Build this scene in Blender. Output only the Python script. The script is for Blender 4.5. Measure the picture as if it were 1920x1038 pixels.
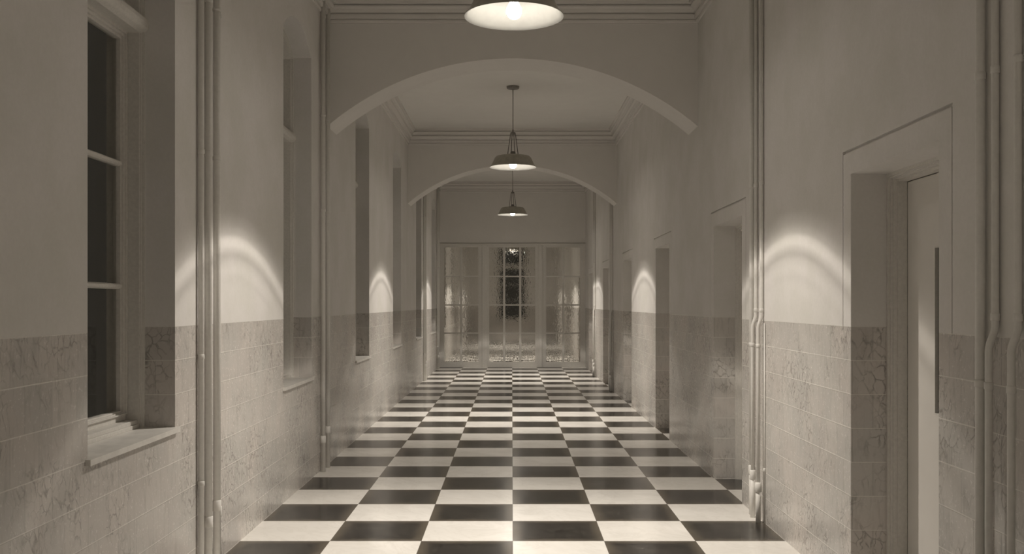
import bpy, math
from mathutils import Vector

for o in list(bpy.data.objects):
    bpy.data.objects.remove(o)
S = bpy.context.scene
COL = S.collection
PI = math.pi

# ------------------------------------------------------------ camera, world, exposure
EYE = 1.56
cam = bpy.data.cameras.new('camera')
cam.lens = 35.0
cam.sensor_width = 36.0
cam.sensor_fit = 'HORIZONTAL'
cam.shift_y = (568.3 - 519.0) / 1920.0
cam.clip_end = 200
cam_o = bpy.data.objects.new('camera', cam)
COL.objects.link(cam_o)
cam_o.location = (-0.005, 0, EYE)
cam_o.rotation_euler = (PI / 2, 0, 0)
S.camera = cam_o

W = bpy.data.worlds.new('night')
S.world = W
W.use_nodes = True
W.node_tree.nodes['Background'].inputs[0].default_value = (0.013, 0.012, 0.010, 1)
W.node_tree.nodes['Background'].inputs[1].default_value = 1.0
S.view_settings.view_transform = 'Standard'
S.view_settings.look = 'None'
S.view_settings.exposure = 0.15
S.view_settings.gamma = 1.0
S.view_settings.use_curve_mapping = False

BULB_EMIT = 66.0            # glow of the bulb glass itself
BEAM = 46.0                 # watts of the downward beam of each lamp
LAMP_COL = (1.0, 0.923, 0.826)

# ------------------------------------------------------------ dimensions (metres)
WX = 1.79                    # half width of the corridor
CEIL = 4.52
DADO = 1.437
Y_BACK, Y_END = -5.24, 39.3
SCREEN_Y = 24.35
WC = [4.73 + 3.585 * k for k in range(-2, 10)]     # centres of windows and doors along the walls
WC = [y for y in WC if y < 38.5]
WH = 0.543                   # half width of an opening
SILL = 0.905
SPRING, APEX = 3.74, 3.92
RW = (WH ** 2 + (APEX - SPRING) ** 2) / (2 * (APEX - SPRING))
DOOR_H = 2.245
THICK = 0.345
ARCH_Y = [2.19, 9.62, 17.05, 31.9]
A_SP, A_AP = 3.27, 3.925
A_TH = 0.5

# ------------------------------------------------------------ node helpers
def newmat(name):
    m = bpy.data.materials.new(name)
    m.use_nodes = True
    nt = m.node_tree
    return m, nt, nt.nodes['Principled BSDF']

def node(nt, t, **kw):
    n = nt.nodes.new(t)
    for k, v in kw.items():
        setattr(n, k, v)
    return n

def setin(nt, sock, v):
    if hasattr(v, 'is_linked') or isinstance(v, bpy.types.NodeSocket):
        nt.links.new(v, sock)
    else:
        sock.default_value = v

def M(nt, op, a, b=0.0, c=0.0, clamp=False):
    n = nt.nodes.new('ShaderNodeMath')
    n.operation = op
    n.use_clamp = clamp
    for i, v in enumerate((a, b, c)):
        setin(nt, n.inputs[i], v)
    return n.outputs[0]

def mix(nt, f, a, b, mode='MIX'):
    n = nt.nodes.new('ShaderNodeMix')
    n.data_type = 'RGBA'
    n.blend_type = mode
    setin(nt, n.inputs[0], f)
    setin(nt, n.inputs[6], a)
    setin(nt, n.inputs[7], b)
    return n.outputs[2]

def smooth(nt, v, a, b, lo=0.0, hi=1.0):
    n = nt.nodes.new('ShaderNodeMapRange')
    n.interpolation_type = 'SMOOTHSTEP'
    setin(nt, n.inputs[0], v)
    for i, x in enumerate((a, b, lo, hi)):
        n.inputs[i + 1].default_value = x
    return n.outputs[0]

def pos(nt):
    g = nt.nodes.new('ShaderNodeNewGeometry')
    s = nt.nodes.new('ShaderNodeSeparateXYZ')
    nt.links.new(g.outputs['Position'], s.inputs[0])
    return g.outputs['Position'], s.outputs[0], s.outputs[1], s.outputs[2]

def vec(nt, x, y, z):
    c = nt.nodes.new('ShaderNodeCombineXYZ')
    for i, v in enumerate((x, y, z)):
        setin(nt, c.inputs[i], v)
    return c.outputs[0]

def noise(nt, v, scale, detail=4.0, rough=0.55, dist=0.0):
    n = nt.nodes.new('ShaderNodeTexNoise')
    nt.links.new(v, n.inputs['Vector'])
    n.inputs['Scale'].default_value = scale
    n.inputs['Detail'].default_value = detail
    n.inputs['Roughness'].default_value = rough
    n.inputs['Distortion'].default_value = dist
    return n.outputs['Fac']

def bump(nt, h, strength, distance, normal=None):
    b = nt.nodes.new('ShaderNodeBump')
    b.inputs['Strength'].default_value = strength
    b.inputs['Distance'].default_value = distance
    nt.links.new(h, b.inputs['Height'])
    if normal is not None:
        nt.links.new(normal, b.inputs['Normal'])
    return b.outputs[0]

# ------------------------------------------------------------ materials
PLASTER = (0.755, 0.735, 0.705, 1)
TILEA = (0.585, 0.565, 0.535, 1)
def make_wall_material():
    m, nt, b = newmat('plaster_over_tiled_dado')
    P, X, Y, Z = pos(nt)
    u = M(nt, 'ADD', X, Y)
    v = M(nt, 'DIVIDE', Z, DADO / 8)
    row = M(nt, 'FLOOR', v)
    fz = M(nt, 'FRACT', v)
    half = M(nt, 'MULTIPLY', M(nt, 'MODULO', row, 2.0), 0.5)
    uu = M(nt, 'ADD', M(nt, 'DIVIDE', M(nt, 'ADD', u, 100 * 0.2172 - 2.51), 0.2172), half)
    colm = M(nt, 'FLOOR', uu)
    fu = M(nt, 'FRACT', uu)
    dz = M(nt, 'MINIMUM', fz, M(nt, 'SUBTRACT', 1.0, fz))
    du = M(nt, 'MINIMUM', fu, M(nt, 'SUBTRACT', 1.0, fu))
    jz = M(nt, 'SUBTRACT', 1.0, smooth(nt, dz, 0.006, 0.022))
    ju = M(nt, 'SUBTRACT', 1.0, smooth(nt, du, 0.004, 0.012))
    # tone of each tile
    wn = node(nt, 'ShaderNodeTexWhiteNoise', noise_dimensions='2D')
    nt.links.new(vec(nt, colm, row, 0.0), wn.inputs['Vector'])
    tone = wn.outputs['Value']
    # cracks: voronoi edges, broken up by noise
    warp = noise(nt, P, 9.0, 3.0)
    cv = vec(nt, M(nt, 'ADD', M(nt, 'MULTIPLY', u, 22.0), M(nt, 'MULTIPLY', warp, 2.4)),
             M(nt, 'ADD', M(nt, 'MULTIPLY', Z, 14.5), M(nt, 'MULTIPLY', warp, -2.0)), M(nt, 'MULTIPLY', tone, 0.0))
    vo = node(nt, 'ShaderNodeTexVoronoi', feature='DISTANCE_TO_EDGE')
    nt.links.new(cv, vo.inputs['Vector'])
    vo.inputs['Scale'].default_value = 1.0
    line = M(nt, 'SUBTRACT', 1.0, smooth(nt, vo.outputs['Distance'], 0.0, 0.095))
    cm = smooth(nt, noise(nt, P, 2.6, 3.0, 0.6), 0.42, 0.62)
    crack = M(nt, 'MULTIPLY', M(nt, 'MULTIPLY', line, cm), smooth(nt, noise(nt, P, 24, 3), 0.3, 0.6))
    # vertical streaky stains
    sv = vec(nt, M(nt, 'MULTIPLY', u, 26.0), 0.0, M(nt, 'MULTIPLY', Z, 7.0))
    streak = smooth(nt, noise(nt, sv, 1.0, 5.0, 0.65, 0.4), 0.48, 0.72)
    cloud = noise(nt, P, 2.1, 4.0, 0.6)
    fine = noise(nt, P, 55.0, 4.0, 0.7)
    tc = mix(nt, tone, (TILEA[0] * .93, TILEA[1] * .93, TILEA[2] * .93, 1), (TILEA[0] * 1.07, TILEA[1] * 1.06, TILEA[2] * 1.05, 1))
    tc = mix(nt, M(nt, 'MULTIPLY', streak, 0.5), tc, (0.36, 0.345, 0.32, 1))
    tc = mix(nt, smooth(nt, cloud, 0.35, 0.65, 0.0, 0.35), tc, (0.66, 0.585, 0.54, 1))
    tc = mix(nt, M(nt, 'MULTIPLY', crack, 0.68), tc, (0.20, 0.18, 0.16, 1))
    tc = mix(nt, M(nt, 'MULTIPLY', ju, 0.50), tc, (0.35, 0.335, 0.31, 1))
    tc = mix(nt, M(nt, 'MULTIPLY', jz, 0.85), tc, (0.80, 0.77, 0.72, 1))
    pc = mix(nt, smooth(nt, cloud, 0.3, 0.7), (PLASTER[0] * .95, PLASTER[1] * .95, PLASTER[2] * .93, 1), (PLASTER[0] * 1.04, PLASTER[1] * 1.03, PLASTER[2] * 1.04, 1))
    pc = mix(nt, smooth(nt, fine, 0.3, 0.7, 0.0, 0.12), pc, (0.52, 0.50, 0.475, 1))
    up = M(nt, 'GREATER_THAN', Z, DADO)
    setin(nt, b.inputs['Base Color'], mix(nt, up, tc, pc))
    setin(nt, b.inputs['Roughness'], M(nt, 'ADD', M(nt, 'MULTIPLY', up, 0.52), M(nt, 'ADD', 0.20, M(nt, 'MULTIPLY', fine, 0.12))))
    down = M(nt, 'SUBTRACT', 1.0, up)
    h = M(nt, 'MULTIPLY', down, M(nt, 'SUBTRACT', M(nt, 'MULTIPLY', jz, 0.55), M(nt, 'ADD', M(nt, 'MULTIPLY', crack, 0.35), M(nt, 'MULTIPLY', ju, 0.3))))
    h = M(nt, 'ADD', h, M(nt, 'ADD', M(nt, 'MULTIPLY', fine, 0.16), M(nt, 'MULTIPLY', cloud, 0.12)))
    nt.links.new(bump(nt, h, 0.45, 0.006), b.inputs['Normal'])
    return m

def make_plain(name, col, rough=0.6, nscale=30.0, amt=0.12, bumpd=0.0015, spec=0.5, metal=0.0):
    m, nt, b = newmat(name)
    P, X, Y, Z = pos(nt)
    n = noise(nt, P, nscale, 4.0, 0.6)
    dark = tuple(c * (1 - 2 * amt) for c in col[:3]) + (1,)
    setin(nt, b.inputs['Base Color'], mix(nt, smooth(nt, n, 0.3, 0.7), dark, tuple(col[:3]) + (1,)))
    b.inputs['Roughness'].default_value = rough
    b.inputs['Specular IOR Level'].default_value = spec
    b.inputs['Metallic'].default_value = metal
    if bumpd:
        nt.links.new(bump(nt, n, 0.4, bumpd), b.inputs['Normal'])
    return m

def make_floor_material():
    m, nt, b = newmat('chequered_marble')
    P, X, Y, Z = pos(nt)
    fx = M(nt, 'DIVIDE', X, 0.6)
    fy = M(nt, 'DIVIDE', M(nt, 'SUBTRACT', Y, 6.538), 0.6)
    ix, iy = M(nt, 'FLOOR', fx), M(nt, 'FLOOR', fy)
    par = M(nt, 'FRACT', M(nt, 'MULTIPLY', M(nt, 'ADD', M(nt, 'ADD', ix, iy), 100.0), 0.5))
    white = M(nt, 'GREATER_THAN', par, 0.25)
    wn = node(nt, 'ShaderNodeTexWhiteNoise', noise_dimensions='2D')
    nt.links.new(vec(nt, ix, iy, 0.0), wn.inputs['Vector'])
    t = wn.outputs['Value']
    mv = vec(nt, M(nt, 'ADD', X, M(nt, 'MULTIPLY', t, 13.0)), M(nt, 'ADD', Y, M(nt, 'MULTIPLY', X, 0.5)), M(nt, 'MULTIPLY', t, 7.0))
    vein = noise(nt, mv, 2.6, 7.0, 0.62, 1.6)
    vn = M(nt, 'SUBTRACT', 1.0, smooth(nt, M(nt, 'ABSOLUTE', M(nt, 'SUBTRACT', vein, 0.5)), 0.0, 0.05))
    cl = smooth(nt, noise(nt, mv, 1.7, 5.0, 0.6, 0.8), 0.35, 0.7)
    wc = mix(nt, cl, (0.87, 0.845, 0.80, 1), (0.77, 0.745, 0.70, 1))
    wc = mix(nt, M(nt, 'MULTIPLY', vn, 0.14), wc, (0.5, 0.46, 0.41, 1))
    wc = mix(nt, M(nt, 'MULTIPLY', t, 0.12), wc, (0.60, 0.56, 0.50, 1))
    bc = mix(nt, cl, (0.012, 0.011, 0.010, 1), (0.026, 0.023, 0.020, 1))
    bc = mix(nt, M(nt, 'MULTIPLY', vn, 0.18), bc, (0.09, 0.082, 0.07, 1))
    ex, ey = M(nt, 'FRACT', fx), M(nt, 'FRACT', fy)
    e = M(nt, 'MINIMUM', M(nt, 'MINIMUM', ex, M(nt, 'SUBTRACT', 1.0, ex)), M(nt, 'MINIMUM', ey, M(nt, 'SUBTRACT', 1.0, ey)))
    worn = M(nt, 'MULTIPLY', smooth(nt, e, 0.0, 0.16, 0.75, 0.0), smooth(nt, noise(nt, P, 5.0, 4.0), 0.25, 0.6, 0.55, 1.0))
    bc = mix(nt, worn, bc, (0.125, 0.105, 0.078, 1))
    scuff = M(nt, 'MULTIPLY', smooth(nt, noise(nt, P, 42.0, 4.0, 0.7), 0.54, 0.70), smooth(nt, noise(nt, P, 3.1, 2.0), 0.58, 0.68))
    bc = mix(nt, M(nt, 'MULTIPLY', scuff, 0.6), bc, (0.24, 0.22, 0.20, 1))
    c = mix(nt, white, bc, wc)
    g = M(nt, 'LESS_THAN', e, 0.003)
    c = mix(nt, M(nt, 'MULTIPLY', g, 0.7), c, (0.16, 0.14, 0.12, 1))
    setin(nt, b.inputs['Base Color'], c)
    setin(nt, b.inputs['Roughness'], M(nt, 'ADD', 0.13, M(nt, 'MULTIPLY', noise(nt, P, 3.0, 5.0, 0.65), 0.16)))
    b.inputs['Specular IOR Level'].default_value = 0.55
    nt.links.new(bump(nt, M(nt, 'SUBTRACT', M(nt, 'MULTIPLY', noise(nt, P, 2.4, 3.0), 0.6), g), 0.12, 0.003), b.inputs['Normal'])
    return m

def make_glass(name, wavy):
    m, nt, b = newmat(name)
    b.inputs['Base Color'].default_value = (0.93, 0.92, 0.88, 1)
    b.inputs['Roughness'].default_value = 0.0
    b.inputs['IOR'].default_value = 1.45 if wavy else 1.22
    b.inputs['Transmission Weight'].default_value = 1.0
    if wavy:
        P, X, Y, Z = pos(nt)
        v = vec(nt, M(nt, 'MULTIPLY', X, 1.0), Y, M(nt, 'MULTIPLY', Z, 0.55))
        n1 = noise(nt, v, 31.0, 1.2, 0.5, 0.5)
        nt.links.new(bump(nt, n1, 1.0, wavy), b.inputs['Normal'])
    return m

def make_emit(name, col, strength):
    m, nt, b = newmat(name)
    b.inputs['Base Color'].default_value = (0.9, 0.88, 0.84, 1)
    b.inputs['Emission Color'].default_value = tuple(col) + (1,)
    b.inputs['Emission Strength'].default_value = strength
    return m

MW = make_wall_material()
MF = make_floor_material()
MC = make_plain('ceiling_plaster', (0.79, 0.77, 0.735), 0.85, 4.0, 0.012, 0.0)
MARCH = make_plain('arch_plaster', (0.76, 0.735, 0.70), 0.8, 5.0, 0.012, 0.0)
MT = make_plain('painted_timber', (0.74, 0.715, 0.67), 0.5, 60.0, 0.05)
MSILL = make_plain('sill_stone', (0.76, 0.735, 0.69), 0.45, 14.0, 0.07)
MP = make_plain('pipe_paint', (0.77, 0.75, 0.71), 0.42, 40.0, 0.03, 0.0005)
ML = make_plain('smooth_door_paint', (0.80, 0.77, 0.725), 0.35, 2.0, 0.03, 0.0)
MSO = make_plain('olive_enamel', (0.42, 0.40, 0.335), 0.4, 20.0, 0.08, 0.0)
MSI = make_plain('white_enamel', (0.30, 0.295, 0.275), 0.35, 20.0, 0.03, 0.0)
MD = make_plain('dark_iron', (0.27, 0.25, 0.23), 0.5, 60.0, 0.1)
MG = make_glass('window_glass', 0)
MGW = make_glass('rippled_glass', 0.0017)
MB_ = make_emit('lit_bulb', (1.0, 0.925, 0.826), BULB_EMIT)

# ------------------------------------------------------------ mesh builder
class Mesh:
    def __init__(s):
        s.v, s.f, s.m, s.sm = [], [], [], []
    def add(s, vs, fs, mi=0, smooth=False):
        o = len(s.v)
        s.v += [tuple(p) for p in vs]
        s.f += [tuple(i + o for i in f) for f in fs]
        s.m += [mi] * len(fs)
        s.sm += [smooth] * len(fs)
        return s
    def box(s, x0, x1, y0, y1, z0, z1, mi=0):
        x0, x1 = sorted((x0, x1)); y0, y1 = sorted((y0, y1)); z0, z1 = sorted((z0, z1))
        v = [(x, y, z) for z in (z0, z1) for y in (y0, y1) for x in (x0, x1)]
        return s.add(v, [(0, 2, 3, 1), (4, 5, 7, 6), (0, 1, 5, 4), (2, 6, 7, 3), (0, 4, 6, 2), (1, 3, 7, 5)], mi)
    def strip_prism(s, low, high, fn, a, b, mi=0):
        """solid between two curves low/high of (u,z) with equal counts, extruded a..b; fn(u,z,t)->xyz"""
        n = len(low)
        vs = []
        for t in (a, b):
            vs += [fn(u, z, t) for u, z in low] + [fn(u, z, t) for u, z in high]
        fs = []
        for i in range(n - 1):
            fs += [(i, i + 1, n + i + 1, n + i), (2 * n + i, 3 * n + i, 3 * n + i + 1, 2 * n + i + 1),
                   (i, 2 * n + i, 2 * n + i + 1, i + 1), (n + i, n + i + 1, 3 * n + i + 1, 3 * n + i)]
        fs += [(0, n, 3 * n, 2 * n), (n - 1, 3 * n - 1, 4 * n - 1, 2 * n - 1)]
        return s.add(vs, fs, mi)
    def tube(s, pts, rs, n=16, mi=0, caps=True):
        pts = [Vector(p) for p in pts]
        if not isinstance(rs, (list, tuple)):
            rs = [rs] * len(pts)
        vs = []
        for i, p in enumerate(pts):
            d = (pts[min(i + 1, len(pts) - 1)] - pts[max(i - 1, 0)]).normalized()
            a = Vector((1, 0, 0)) if abs(d.x) < 0.9 else Vector((0, 1, 0))
            e = d.cross(a).normalized(); g = d.cross(e).normalized()
            for k in range(n):
                t = 2 * PI * k / n
                vs.append(p + (e * math.cos(t) + g * math.sin(t)) * rs[i])
        fs = []
        for i in range(len(pts) - 1):
            for k in range(n):
                k2 = (k + 1) % n
                fs.append((i * n + k, i * n + k2, (i + 1) * n + k2, (i + 1) * n + k))
        s.add(vs, fs, mi, True)
        if caps:
            o = len(s.v) - len(vs)
            s.f += [tuple(o + k for k in range(n)), tuple(o + (len(pts) - 1) * n + k for k in reversed(range(n)))]
            s.m += [mi, mi]; s.sm += [False, False]
        return s
    def lathe(s, prof, n=48, mi=0, c=(0, 0, 0)):
        vs = [(c[0] + r * math.cos(2 * PI * k / n), c[1] + r * math.sin(2 * PI * k / n), c[2] + z) for r, z in prof for k in range(n)]
        fs = []
        for i in range(len(prof) - 1):
            for k in range(n):
                k2 = (k + 1) % n
                fs.append((i * n + k, i * n + k2, (i + 1) * n + k2, (i + 1) * n + k))
        return s.add(vs, fs, mi, True)
    def ring(s, la, lb, fn, a, b, mi=0, closed=True):
        """extruded ring between two loops of (u,z)"""
        n = len(la)
        vs = []
        for t in (a, b):
            vs += [fn(u, z, t) for u, z in la] + [fn(u, z, t) for u, z in lb]
        fs = []
        for i in range(n if closed else n - 1):
            j = (i + 1) % n
            fs += [(i, j, n + j, n + i), (2 * n + i, 3 * n + i, 3 * n + j, 2 * n + j),
                   (i, 2 * n + i, 2 * n + j, j), (n + i, n + j, 3 * n + j, 3 * n + i)]
        return s.add(vs, fs, mi)
    def build(s, name, mats, parent=None, loc=None, bevel=0.0):
        me = bpy.data.meshes.new(name)
        me.from_pydata(s.v, [], s.f)
        for mt in (mats if isinstance(mats, (list, tuple)) else [mats]):
            me.materials.append(mt)
        me.polygons.foreach_set('material_index', s.m)
        me.polygons.foreach_set('use_smooth', s.sm)
        me.update()
        import bmesh
        bm = bmesh.new(); bm.from_mesh(me)
        bmesh.ops.recalc_face_normals(bm, faces=bm.faces)
        bm.to_mesh(me); bm.free()
        o = bpy.data.objects.new(name, me)
        COL.objects.link(o)
        if parent: o.parent = parent
        if loc: o.location = loc
        if bevel:
            bv = o.modifiers.new('bevel', 'BEVEL')
            bv.width = bevel; bv.segments = 2; bv.limit_method = 'ANGLE'
        return o

def tag(o, label=None, cat=None, group=None, kind=None):
    for k, v in (('label', label), ('category', cat), ('group', group), ('kind', kind)):
        if v: o[k] = v
    return o

def empty(name, loc, rz=0.0):
    e = bpy.data.objects.new(name, None)
    e.empty_display_size = 0.1
    COL.objects.link(e)
    e.location = loc
    e.rotation_euler = (0, 0, rz)
    return e

def kids(o):
    return [c for c in COL.objects if c.parent == o]

def copy_tree(o, parent=None):
    c = o.copy()
    COL.objects.link(c)
    if parent: c.parent = parent
    for ch in kids(o):
        copy_tree(ch, c)
    return c

# ------------------------------------------------------------ floor and ceiling
tag(Mesh().box(-2.25, 2.25, Y_BACK - .4, Y_END + .4, -0.12, 0).build('floor', MF),
    'polished black and white chequered marble floor running down the corridor', 'floor', kind='structure')
tag(Mesh().box(-2.2, 2.2, Y_BACK - .4, Y_END + .4, CEIL, CEIL + .12).build('ceiling', MC),
    'plain plaster ceiling above the corridor', 'ceiling', kind='structure')

def arch_z(s, R=RW, apex=APEX):
    return apex - R + math.sqrt(max(R * R - s * s, 0))

# ------------------------------------------------------------ left wall with tall arched window openings
def wall_with_windows(name, centres, y0, y1, fn, label, zt=CEIL):
    """fn(u, z, t): u along wall, t depth into the wall"""
    m = Mesh()
    def bx(u0, u1, z0, z1):
        m.strip_prism([(u0, z0), (u1, z0)], [(u0, z1), (u1, z1)], fn, 0.0, THICK)
    edge = y0
    for c in centres:
        bx(edge, c - WH, 0, zt)
        bx(c - WH, c + WH, 0, SILL - 0.026)
        us = [c - WH + 2 * WH * i / 24 for i in range(25)]
        m.strip_prism([(u, arch_z(u - c)) for u in us], [(u, zt) for u in us], fn, 0.0, THICK)
        edge = c + WH
    bx(edge, y1, 0, zt)
    return tag(m.build(name, MW), label, 'wall', kind='structure')

LC = [y for y in WC if y > 3]
wall_with_windows('wall_left', LC, Y_BACK - .4, Y_END + .4, lambda u, z, t: (-WX - t, u, z),
                  'plastered left wall with cracked tile dado and tall arched window openings')
wall_with_windows('wall_end', [0.0], -WX, WX, lambda u, z, t: (u, Y_END + t, z),
                  'plastered end wall with one tall arched window beyond the glass screen')
m = Mesh().box(-WX, WX, Y_BACK - .3, Y_BACK, 0, CEIL)
tag(m.build('wall_back', MW), 'plain plaster wall closing the corridor behind the viewpoint', 'wall', kind='structure')

# ------------------------------------------------------------ right wall with doorways
def right_wall():
    m = Mesh()
    X0, X1 = WX, WX + THICK
    edge = Y_BACK - .4
    g = 0.009       # groove width around the plaster surround
    gt = 0.016
    so, st = 0.15, 2.378
    for c in LC:
        a, b = c - WH, c + WH
        ao, bo = a - so + .02, b + so - .02
        m.box(X0, X1, edge, ao, 0, CEIL)
        # dado part flush, up to the dado line
        m.box(X0, X1, ao, a, 0, DADO)
        m.box(X0, X1, b, bo, 0, DADO)
        # surround legs, head and grooves
        m.box(X0, X1, ao + g, a, DADO, DOOR_H)
        m.box(X0, X1, b, bo - g, DADO, DOOR_H)
        m.box(X0, X1, ao + g, bo - g, DOOR_H, st - gt)
        m.box(X0 + .014, X1, ao, ao + g, DADO, st - gt)
        m.box(X0 + .014, X1, bo - g, bo, DADO, st - gt)
        m.box(X0 + .014, X1, ao, bo, st - gt, st)
        m.box(X0, X1, ao, bo, st, CEIL)
        edge = bo
    m.box(X0, X1, edge, Y_END + .4, 0, CEIL)
    return tag(m.build('wall_right', MW), 'plastered right wall with cracked tile dado and deep doorways', 'wall', kind='structure')
right_wall()

# ------------------------------------------------------------ transverse arches, end lintel wall
R_A = (WX ** 2 + (A_AP - A_SP) ** 2) / (2 * (A_AP - A_SP))
arch_lab = {2.19: 'transverse plaster arch overhead just in front of the viewpoint',
            9.62: 'nearest shallow plaster arch crossing the corridor in view',
            17.05: 'second shallow plaster arch crossing farther down the corridor',
            31.9: 'far plaster arch crossing the corridor beyond the glass screen'}
for i, y in enumerate(ARCH_Y):
    us = [-WX + 2 * WX * k / 64 for k in range(65)]
    m = Mesh().strip_prism([(u, arch_z(u, R_A, A_AP)) for u in us], [(u, CEIL) for u in us],
                           lambda u, z, t: (u, t, z), y, y + A_TH)
    tag(m.build('trim_%d' % (i + 1), MARCH), arch_lab[y], 'arch', kind='structure')
m = Mesh().box(-WX, WX, SCREEN_Y - .02, SCREEN_Y + .48, 3.03, CEIL)
tag(m.build('wall_lintel', MARCH), 'plain plaster wall over the glazed screen at the corridor end', 'wall', kind='structure')

# ------------------------------------------------------------ cornices, one run round each bay
PROF = [(0, 4.262), (.018, 4.262), (.020, 4.290), (.010, 4.292), (.010, 4.300), (.036, 4.304), (.040, 4.340), (.026, 4.342), (.026, 4.352), (.052, 4.356),
        (.062, 4.385), (.082, 4.400), (.084, 4.412), (.068, 4.414), (.068, 4.424), (.098, 4.428), (.104, 4.455), (.122, 4.470), (.122, 4.478), (.106, 4.480), (.106, 4.490),
        (.146, 4.494), (.150, 4.512), (.150, CEIL - .001), (0, CEIL - .001)]
bays = [(Y_BACK, 2.19, 'cornice round the ceiling behind the viewpoint'), (2.69, 9.62, 'moulded plaster cornice round the nearest bay, before the first arch'),
        (10.12, 17.05, 'moulded plaster cornice round the bay between the two arches'), (17.55, SCREEN_Y - .02, 'moulded plaster cornice round the last bay before the glazed screen'),
        (SCREEN_Y + .48, 31.9, 'cornice round the bay just beyond the glazed screen'), (32.4, Y_END, 'cornice round the farthest bay by the end window')]
for i, (a, b, lab) in enumerate(bays):
    vs, fs = [], []
    for p, z in PROF:
        vs += [(-WX + p, a + p, z), (WX - p, a + p, z), (WX - p, b - p, z), (-WX + p, b - p, z)]
    n = len(PROF)
    for j in range(n):
        j2 = (j + 1) % n
        for k in range(4):
            k2 = (k + 1) % 4
            fs.append((j * 4 + k, j * 4 + k2, j2 * 4 + k2, j2 * 4 + k))
    tag(Mesh().add(vs, fs).build('trim_%d' % (i + 5), MARCH), lab, 'cornice', kind='structure')

# ------------------------------------------------------------ windows (local: -x is outwards through the wall, y along it)
def build_window(name):
    r = empty(name, (0, 0, 0))
    fn = lambda u, z, t: (-t, u, z)
    N = 20
    def loop(o, zb):
        R = RW - o
        pts = [(-WH + o, zb)]
        for k in range(N + 1):
            s = -(WH - o) + 2 * (WH - o) * k / N
            pts.append((s, APEX - RW + math.sqrt(R * R - s * s)))
        pts.append((WH - o, zb))
        return pts
    # frame lining the opening (stepped mouldings)
    m = Mesh()
    zb = SILL
    m.ring(loop(0.0, zb), loop(0.013, zb), fn, .158, .172, closed=False)
    m.ring(loop(0.0, zb), loop(0.020, zb), fn, .172, .180, closed=False)
    m.ring(loop(0.0, zb), loop(0.028, zb), fn, .180, .262, closed=False)
    m.ring(loop(0.0, zb), loop(0.052, zb), fn, .305, .345, closed=False)
    m.ring(loop(0.0, zb), loop(0.034, zb), fn, .262, .305, closed=False)
    m.build('window_frame', MT, r)
    # wooden steps under the sash
    m = Mesh()
    m.box(-.180, -.345, -WH + .021, WH - .021, SILL, SILL + .021)
    m.box(-.188, -.345, -WH + .028, WH - .028, SILL + .021, SILL + .042)
    m.box(-.250, -.345, -WH + .030, WH - .030, SILL + .042, SILL + .074)
    m.build('frame_sill', MT, r, bevel=.002)
    # transom
    m = Mesh()
    pr = [(.150, 3.000), (.140, 3.012), (.137, 3.035), (.143, 3.058), (.160, 3.075), (.30, 3.078), (.30, 2.985), (.175, 2.985)]
    vs = [(-d, -WH, z) for d, z in pr] + [(-d, WH, z) for d, z in pr]
    n = len(pr)
    m.add(vs, [(k, (k + 1) % n, n + (k + 1) % n, n + k) for k in range(n)] + [tuple(range(n)), tuple(range(2 * n - 1, n - 1, -1))])
    m.build('transom', MT, r)
    # lower sash with ridged rails and two glazing bars
    m = Mesh()
    def rect(o, z0, z1):
        return [(-WH + o, z0), (WH - o, z0), (WH - o, z1), (-WH + o, z1)]
    zb, zt = SILL + .074, 2.985
    m.ring(rect(.034, zb, zt), rect(.069, zb + .019, zt - .042), fn, .262, .302)
    m.ring(rect(.034, zb, zt), rect(.058, zb + .012, zt - .028), fn, .250, .262)
    m.ring(rect(.034, zb, zt), rect(.046, zb + .006, zt - .014), fn, .238, .250)
    m.build('sash', MT, r)
    for z in (1.65, 2.292):
        b = Mesh()
        pr = [(.300, z - .016), (.268, z - .014), (.258, z - .007), (.258, z + .007), (.268, z + .014), (.300, z + .016)]
        n = len(pr)
        vs = [(-d, -WH + .06, q) for d, q in pr] + [(-d, WH - .06, q) for d, q in pr]
        b.add(vs, [(k, (k + 1) % n, n + (k + 1) % n, n + k) for k in range(n)] + [tuple(range(n)), tuple(range(2 * n - 1, n - 1, -1))])
        b.build('glazing_bar', MT, r)
    for z0, z1 in ((zb + .015, 1.638), (1.662, 2.280), (2.304, zt - .037)):
        Mesh().box(-.284, -.290, -WH + .062, WH - .062, z0, z1).build('pane', MG, r)
    # fanlight
    m = Mesh()
    la, lb = loop(.034, 3.078), loop(.075, 3.118)
    m.ring(la, lb, fn, .262, .302)
    m.build('fanlight_sash', MT, r)
    lp = loop(.070, 3.112)
    Mesh().strip_prism([(u, 3.112) for u, z in lp[1:-1]], [(u, max(z, 3.113)) for u, z in lp[1:-1]], fn, .284, .290).build('fanlight_pane', MG, r)
    # stone sill board
    m = Mesh()
    m.box(.022, 0, -WH - .022, WH + .022, SILL - .026, SILL)
    m.box(0, -.345, -WH, WH, SILL - .026, SILL)
    m.build('window_sill', MSILL, r)
    return r

win_lab = ['nearest tall arched sash window on left wall, dark panes', 'second arched sash window on left wall, just before the nearest arch',
           'third arched window on left wall, just past the nearest arch', 'fourth arched window on left wall, just before the second arch',
           'fifth window on left wall, first past the second arch', 'sixth window on left wall, beside the glazed screen',
           'seventh left window, first beyond the glazed screen', 'eighth left window, beyond the glazed screen',
           'ninth left window, past the far arch', 'tenth left window, last before the end wall']
w0 = None
for i, y in enumerate(LC):
    w = build_window('window_1') if w0 is None else copy_tree(w0)
    if w0 is None: w0 = w
    w.name = 'window_%d' % (i + 1)
    w.location = (-WX, y, 0)
    tag(w, win_lab[i], 'window', 'arched windows along the left wall', 'structure')
w = copy_tree(w0)
w.name = 'window_%d' % (len(LC) + 1)
w.location = (0, Y_END, 0)
w.rotation_euler = (0, 0, -PI / 2)
tag(w, 'dark arched window in end wall, seen blurred through the rippled glass door', 'window', None, 'structure')
if 'group' in w: del w['group']

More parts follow.
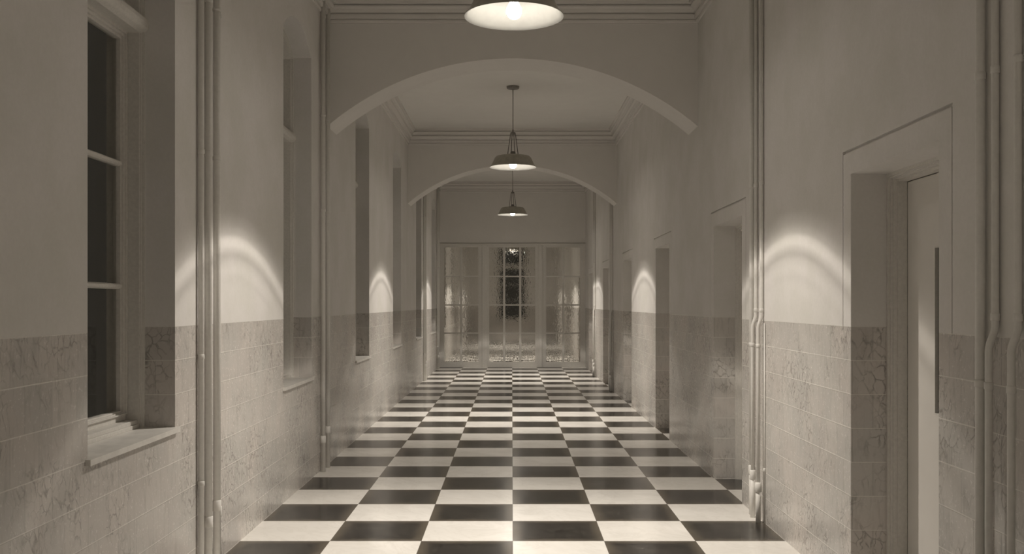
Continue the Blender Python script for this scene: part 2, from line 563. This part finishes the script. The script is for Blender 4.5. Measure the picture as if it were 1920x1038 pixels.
# ------------------------------------------------------------ doors (local: +x is into the wall)
def build_door():
    r = empty('door_1', (0, 0, 0))
    fn = lambda u, z, t: (t, u, z)
    def lp(o, zt):
        return [(-WH + o, 0), (-WH + o, zt), (WH - o, zt), (WH - o, 0)]
    m = Mesh()
    T = DOOR_H
    m.ring(lp(0, T), lp(.018, T - .018), fn, .188, .200, closed=False)
    m.ring(lp(0, T), lp(.026, T - .026), fn, .200, .212, closed=False)
    m.ring(lp(0, T), lp(.034, T - .034), fn, .212, .280, closed=False)
    m.ring(lp(0, T), lp(.046, T - .046), fn, .232, .281, closed=False)
    m.build('door_frame', MT, r)
    # leaf with a narrow glazed slot
    L0, L1, H = -WH + .048, WH - .048, T - .05
    d0, d1 = .282, .325
    s0, s1, z0, z1 = -.155, .155, 1.015, 1.84
    m = Mesh()
    m.box(d0, d1, L0, s0, .006, H)
    m.box(d0, d1, s1, L1, .006, H)
    m.box(d0, d1, s0, s1, .006, z0)
    m.box(d0, d1, s0, s1, z1, H)
    m.box(d1, d1 + .02, -WH, WH, 0, T)
    leaf = m.build('door_leaf', ML, r)
    b = Mesh()
    b.ring([(s0, z0), (s1, z0), (s1, z1), (s0, z1)], [(s0 + .006, z0 + .008), (s1 - .006, z0 + .008), (s1 - .006, z1 - .008), (s0 + .006, z1 - .008)], fn, d0 - .004, d0 + .012)
    b.build('glazing_bead', MT, leaf)
    g = Mesh().box(d0 + .014, d0 + .020, s0, s1, z0, z1).build('vision_panel', MDG, leaf)
    tag(g, 'dark narrow glass panel')
    return r
MDG = make_plain('dark_door_glass', (0.035, 0.035, 0.028), 0.12, 3.0, 0.05, 0.0)
door_lab = ['nearest doorway on right wall with smooth door and narrow dark glass slot', 'second doorway on right wall, just before the nearest arch',
            'third doorway on right wall, just past the nearest arch', 'fourth doorway on right wall, just before the second arch',
            'fifth doorway on right wall, first past the second arch', 'sixth doorway on right wall, beside the glazed screen',
            'seventh doorway on right wall, first beyond the glazed screen', 'eighth doorway on right wall, beyond the glazed screen',
            'ninth doorway on right wall, past the far arch', 'tenth doorway on right wall, last before the end wall']
d0_ = None
for i, y in enumerate(LC):
    d = build_door() if d0_ is None else copy_tree(d0_)
    if d0_ is None: d0_ = d
    d.name = 'door_%d' % (i + 1)
    d.location = (WX, y, 0)
    tag(d, door_lab[i], 'door', 'doorways along the right wall', 'structure')

# ------------------------------------------------------------ glazed screen across the corridor
def glazed_panel(name, x0, x1, gx0, gx1, bars, label, cat):
    r = empty(name, ((x0 + x1) / 2, SCREEN_Y, 0))
    cx = (x0 + x1) / 2
    fn = lambda u, z, t: (u - cx, t, z)
    zs = [.126, .83, 1.52, 2.217, 2.93]
    m = Mesh()
    m.ring([(x0, 0), (x1, 0), (x1, 2.985), (x0, 2.985)], [(gx0, zs[0]), (gx1, zs[0]), (gx1, zs[-1]), (gx0, zs[-1])], fn, .02, .06)
    m.ring([(x0, 0), (x1, 0), (x1, 2.985), (x0, 2.985)], [(gx0 - .025, zs[0] - .025), (gx1 + .025, zs[0] - .025), (gx1 + .025, zs[-1] + .02), (gx0 - .025, zs[-1] + .02)], fn, .005, .02)
    m.build('panel_frame', MT, r)
    for bx_ in bars:
        Mesh().box(bx_ - .027 - cx, bx_ + .027 - cx, .018, .058, zs[0], zs[-1]).build('glazing_bar', MT, r, bevel=.005)
    for z in zs[1:-1]:
        Mesh().box(gx0 - cx, gx1 - cx, .024, .052, z - .017, z + .017).build('glazing_bar', MT, r, bevel=.004)
    Mesh().box(gx0 - .005 - cx, gx1 + .005 - cx, .034, .044, zs[0] - .005, zs[-1] + .005).build('rippled_pane', MGW, r)
    return tag(r, label, cat, None, 'structure')

glazed_panel('window_%d' % (len(LC) + 2), -1.79, -.755, -1.665, -.832, [-1.25], 'left fixed panel of the glazed screen, rippled glass in painted frame', 'window')
glazed_panel('door_%d' % (len(LC) + 1), -.63, .63, -.563, .563, [-.197, .197], 'middle glazed door at the corridor end, rippled glass three panes wide', 'door')
glazed_panel('window_%d' % (len(LC) + 3), .755, 1.79, .832, 1.665, [1.25], 'right fixed panel of the glazed screen, rippled glass in painted frame', 'window')
for k, (sx, lab) in enumerate(((-1, 'painted post left of the glazed door'), (1, 'painted post right of the glazed door'))):
    m = Mesh().box(sx * .63, sx * .755, SCREEN_Y - .01, SCREEN_Y + .09, 0, 2.985)
    m.box(sx * .655, sx * .73, SCREEN_Y - .03, SCREEN_Y - .01, 0, 2.985)
    tag(m.build('trim_%d' % (11 + k), MT, bevel=.004), lab, 'post', kind='structure')
m = Mesh().box(-WX, WX, SCREEN_Y - .03, SCREEN_Y + .1, 2.985, 3.022)
m.box(-WX, WX, SCREEN_Y - .05, SCREEN_Y - .03, 3.0, 3.022)
tag(m.build('trim_13', MT, bevel=.003), 'painted head rail over the glazed screen', 'rail', kind='structure')

# ------------------------------------------------------------ pipes
def pipe(x_up, x_lo, y, r, label, name='pipe', bend=False, top=4.44, sleeve=None, collars=(2.42,), bracket=()):
    """vertical pipe against a wall; x_up/x_lo are the absolute centre offsets above and below the dado"""
    m = Mesh()
    pts = [(x_lo, y, 0.001)]
    if bend:
        for k in range(9):
            t = k / 8
            s = t * t * (3 - 2 * t)
            pts.append((x_lo + (x_up - x_lo) * s, y, 1.385 + .095 * t))
    pts.append((x_up, y, top))
    m.tube(pts, r, 18)
    o = m.build(name, MP)
    tag(o, label, 'pipe')
    for z in collars:
        x = x_up if z > 1.45 else x_lo
        cm = Mesh().tube([(x, y, z - .014), (x, y, z - .012), (x, y, z + .012), (x, y, z + .014)], [r + .0008, r + .003, r + .003, r + .0008], 18)
        cm.build('collar', MP, o)
    for z in bracket:
        sgn = 1 if x_up > 0 else -1
        bmh = Mesh().box(x_up, sgn * WX, y - .006, y + .006, z - .008, z + .008)
        bmh.tube([(x_up, y, z - .008), (x_up, y, z + .008)], r + .003, 18)
        bmh.build('wall_bracket', MP, o)
    if sleeve:
        zt, rs, rc = sleeve
        Mesh().tube([(x_lo, y, 0.001), (x_lo, y, zt)], rs, 18).build('floor_sleeve', MP, o)
        Mesh().tube([(x_lo, y, zt - .035), (x_lo, y, zt - .03), (x_lo, y, zt + .03), (x_lo, y, zt + .036)], [rs, rc, rc, rs * .96], 18).build('coupling', MP, o)
    return o

def left_group(y, where, n=4, d1=.1, d2=.265, first=0):
    q = [(-1.768, y, .0165, 'slim', ((1.257, 2.42))), (-1.757, y + d1, .0225, 'thick', (2.42,)),
         (-1.757, y + d2, .0215, 'thick', (2.42,)), (-1.777, y + .385, .008, 'thin', (2.42,))]
    txt = ['slim pale conduit nearest the viewpoint in', 'thick pale pipe second from the viewpoint in', 'thick pale pipe third from the viewpoint in', 'thinnest pale conduit, farthest in']
    for k in range(first, n):
        x, yy, r, _, _c = q[k]
        sl = [(None), (.30, .0205, .0255), (.36, .020, .0245), (.30, .008, .0145)][k]
        pipe(x, x, yy, r, txt[k] + ' ' + where, 'conduit' if r < .017 else 'pipe',
             collars=(1.257, 2.42, .54) if k == 0 else (2.42,), sleeve=sl, bracket=(3.3,))
def right_group(y, where):
    pipe(1.768, 1.768, y, .018, 'thick straight pale pipe of ' + where, collars=(1.257, 2.42), sleeve=(.33, .019, .024))
    pipe(1.774, 1.750, y - .105, .0135, 'pale pipe with a jog, middle one of ' + where, bend=True, collars=(1.51, 1.257, 2.42), sleeve=(.31, .018, .022))
    pipe(1.774, 1.750, y - .27, .0135, 'pale pipe with a jog, nearest one of ' + where, bend=True, collars=(1.51, 1.257, 2.42), sleeve=(.25, .018, .025))
    pipe(1.783, 1.783, y - .315, .006, 'wire-thin conduit beside ' + where, 'conduit', collars=(.38,), top=1.42)

left_group(5.645, 'the left cluster nearest the viewpoint')
left_group(9.06, 'the left cluster just before the nearest arch', 3, .173, .41, 1)
left_group(19.98, 'the left cluster after the fifth window', 3)
left_group(23.55, 'the left cluster touching the glazed screen', 3)
right_group(3.77, 'right cluster at picture edge, before first doorway')
right_group(7.365, 'right cluster between first and second doorways')
right_group(17.95, 'right cluster past the second arch')
right_group(21.6, 'right cluster between fifth and sixth doorways')

# ------------------------------------------------------------ pendant lamps
def beam_light(parent):
    li = bpy.data.lights.new('lamp_beam', 'SPOT')
    li.energy = BEAM * 4 * PI
    li.color = LAMP_COL
    li.shadow_soft_size = 0.012
    li.spot_size = math.radians(112)
    li.spot_blend = 0.02
    li.use_nodes = True
    nt = li.node_tree
    em = nt.nodes['Emission']
    g = nt.nodes.new('ShaderNodeTexCoord')
    sp = nt.nodes.new('ShaderNodeSeparateXYZ')
    nt.links.new(g.outputs['Normal'], sp.inputs[0])
    ang = M(nt, 'MULTIPLY', M(nt, 'ARCCOSINE', M(nt, 'MINIMUM', M(nt, 'ABSOLUTE', sp.outputs[2]), 1.0)), 180 / PI / 60.0)   # 0..1 over 60 degrees
    rp = nt.nodes.new('ShaderNodeValToRGB')
    rp.color_ramp.interpolation = 'B_SPLINE' if False else 'EASE'
    pts = [(0, 1.0), (18, .90), (30, .70), (38, .47), (44, .325), (46.3, .315), (47.1, .285), (48.2, .305), (49.0, .26), (49.85, .18), (50.5, .24), (51.1, .315), (51.7, .28), (52.7, .11), (54.0, .035), (55.8, .0)]
    el = rp.color_ramp.elements
    while len(el) > 2: el.remove(el[-1])
    el[0].position = 0; el[0].color = (1, 1, 1, 1)
    el[1].position = 55.8 / 60; el[1].color = (0, 0, 0, 1)
    for a, v in pts[1:-1]:
        e = el.new(a / 60.0)
        e.color = (v, v, v, 1)
    nt.links.new(ang, rp.inputs[0])
    nt.links.new(rp.outputs[0], em.inputs['Strength'])
    o = bpy.data.objects.new('lamp_beam', li)
    COL.objects.link(o)
    o.parent = parent
    o.location = (0, 0, -.035)
    return o

def build_pendant():
    """origin at the centre of the shade's rim"""
    r = empty('pendant_lamp', (0, 0, 0))
    top = CEIL - 3.42
    out = [(.045, .156), (.13, .154), (.195, .1515), (.226, .145), (.245, .127), (.262, .093), (.281, .052), (.300, .018), (.312, .004), (.3225, 0.0), (.3245, -.004), (.322, -.006)]
    inn = [(.322, -.006), (.309, .000), (.297, .016), (.278, .049), (.258, .091), (.240, .124), (.222, .140), (.19, .147), (.12, .149), (.03, .151)]
    m = Mesh().lathe(out, 64, 0)
    m.lathe(inn, 64, 1)
    m.lathe([(.03, .151), (.045, .156)], 64, 0)
    m.build('lamp_shade', [MSO, MSI], r)
    # bulb: pear shape
    b = Mesh().lathe([(.0005, -.022), (.016, -.019), (.031, -.011), (.043, .004), (.0495, .022), (.050, .036), (.046, .052), (.038, .068), (.030, .082), (.024, .096), (.0225, .104), (.0005, .105)], 32)
    tag(b.build('bulb', MB_, r), 'glowing white bulb')
    Mesh().lathe([(.0005, .104), (.027, .104), (.029, .15), (.035, .158), (.035, .205), (.024, .215), (.0005, .2155)], 24).build('lamp_holder', MD, r)
    # collar ring, four rods and top ring of the hanger
    Mesh().lathe([(.066, .150), (.083, .150), (.085, .163), (.080, .173), (.066, .173), (.066, .150)], 32).build('hanger_ring', MD, r)
    for k in range(4):
        a = math.radians(20) + k * PI / 2
        c, s = math.cos(a), math.sin(a)
        Mesh().tube([(.077 * c, .077 * s, .165), (.056 * c, .056 * s, .31), (.033 * c, .033 * s, .46)], .0055, 8).build('hanger_rod', MD, r)
    Mesh().lathe([(.0005, .448), (.036, .448), (.038, .458), (.034, .472), (.012, .480), (.010, .51), (.0005, .511)], 24).build('hanger_cap', MD, r)
    Mesh().tube([(0, 0, .50), (0, 0, top - .03)], .0055, 8).build('cord', MD, r)
    Mesh().lathe([(.0005, top - .048), (.018, top - .047), (.022, top - .040), (.070, top - .036), (.085, top - .026), (.088, top - .004), (.088, top), (.0005, top)], 32).build('ceiling_rose', MD, r)
    beam_light(r)
    return r

lamps = [(-.80, 'pendant lamp behind the viewpoint, out of the picture'), (6.45, 'largest pendant lamp, at the top edge of the picture, bulb showing'),
         (13.6, 'middle pendant lamp with visible cord, between the two arches'), (20.9, 'smallest pendant lamp in plain view, past the second arch'),
         (28.15, 'pendant lamp hidden just beyond the glazed screen'), (35.4, 'farthest pendant lamp, a squiggle of light seen through the rippled glass')]
p0 = None
for y, lab in lamps:
    p = build_pendant() if p0 is None else copy_tree(p0)
    if p0 is None: p0 = p
    z = 3.408 if abs(y - 6.45) < .1 else 3.424
    p.location = (0.008, y, 3.42)
    tag(p, lab, 'lamp', 'enamel pendant lamps along the corridor')
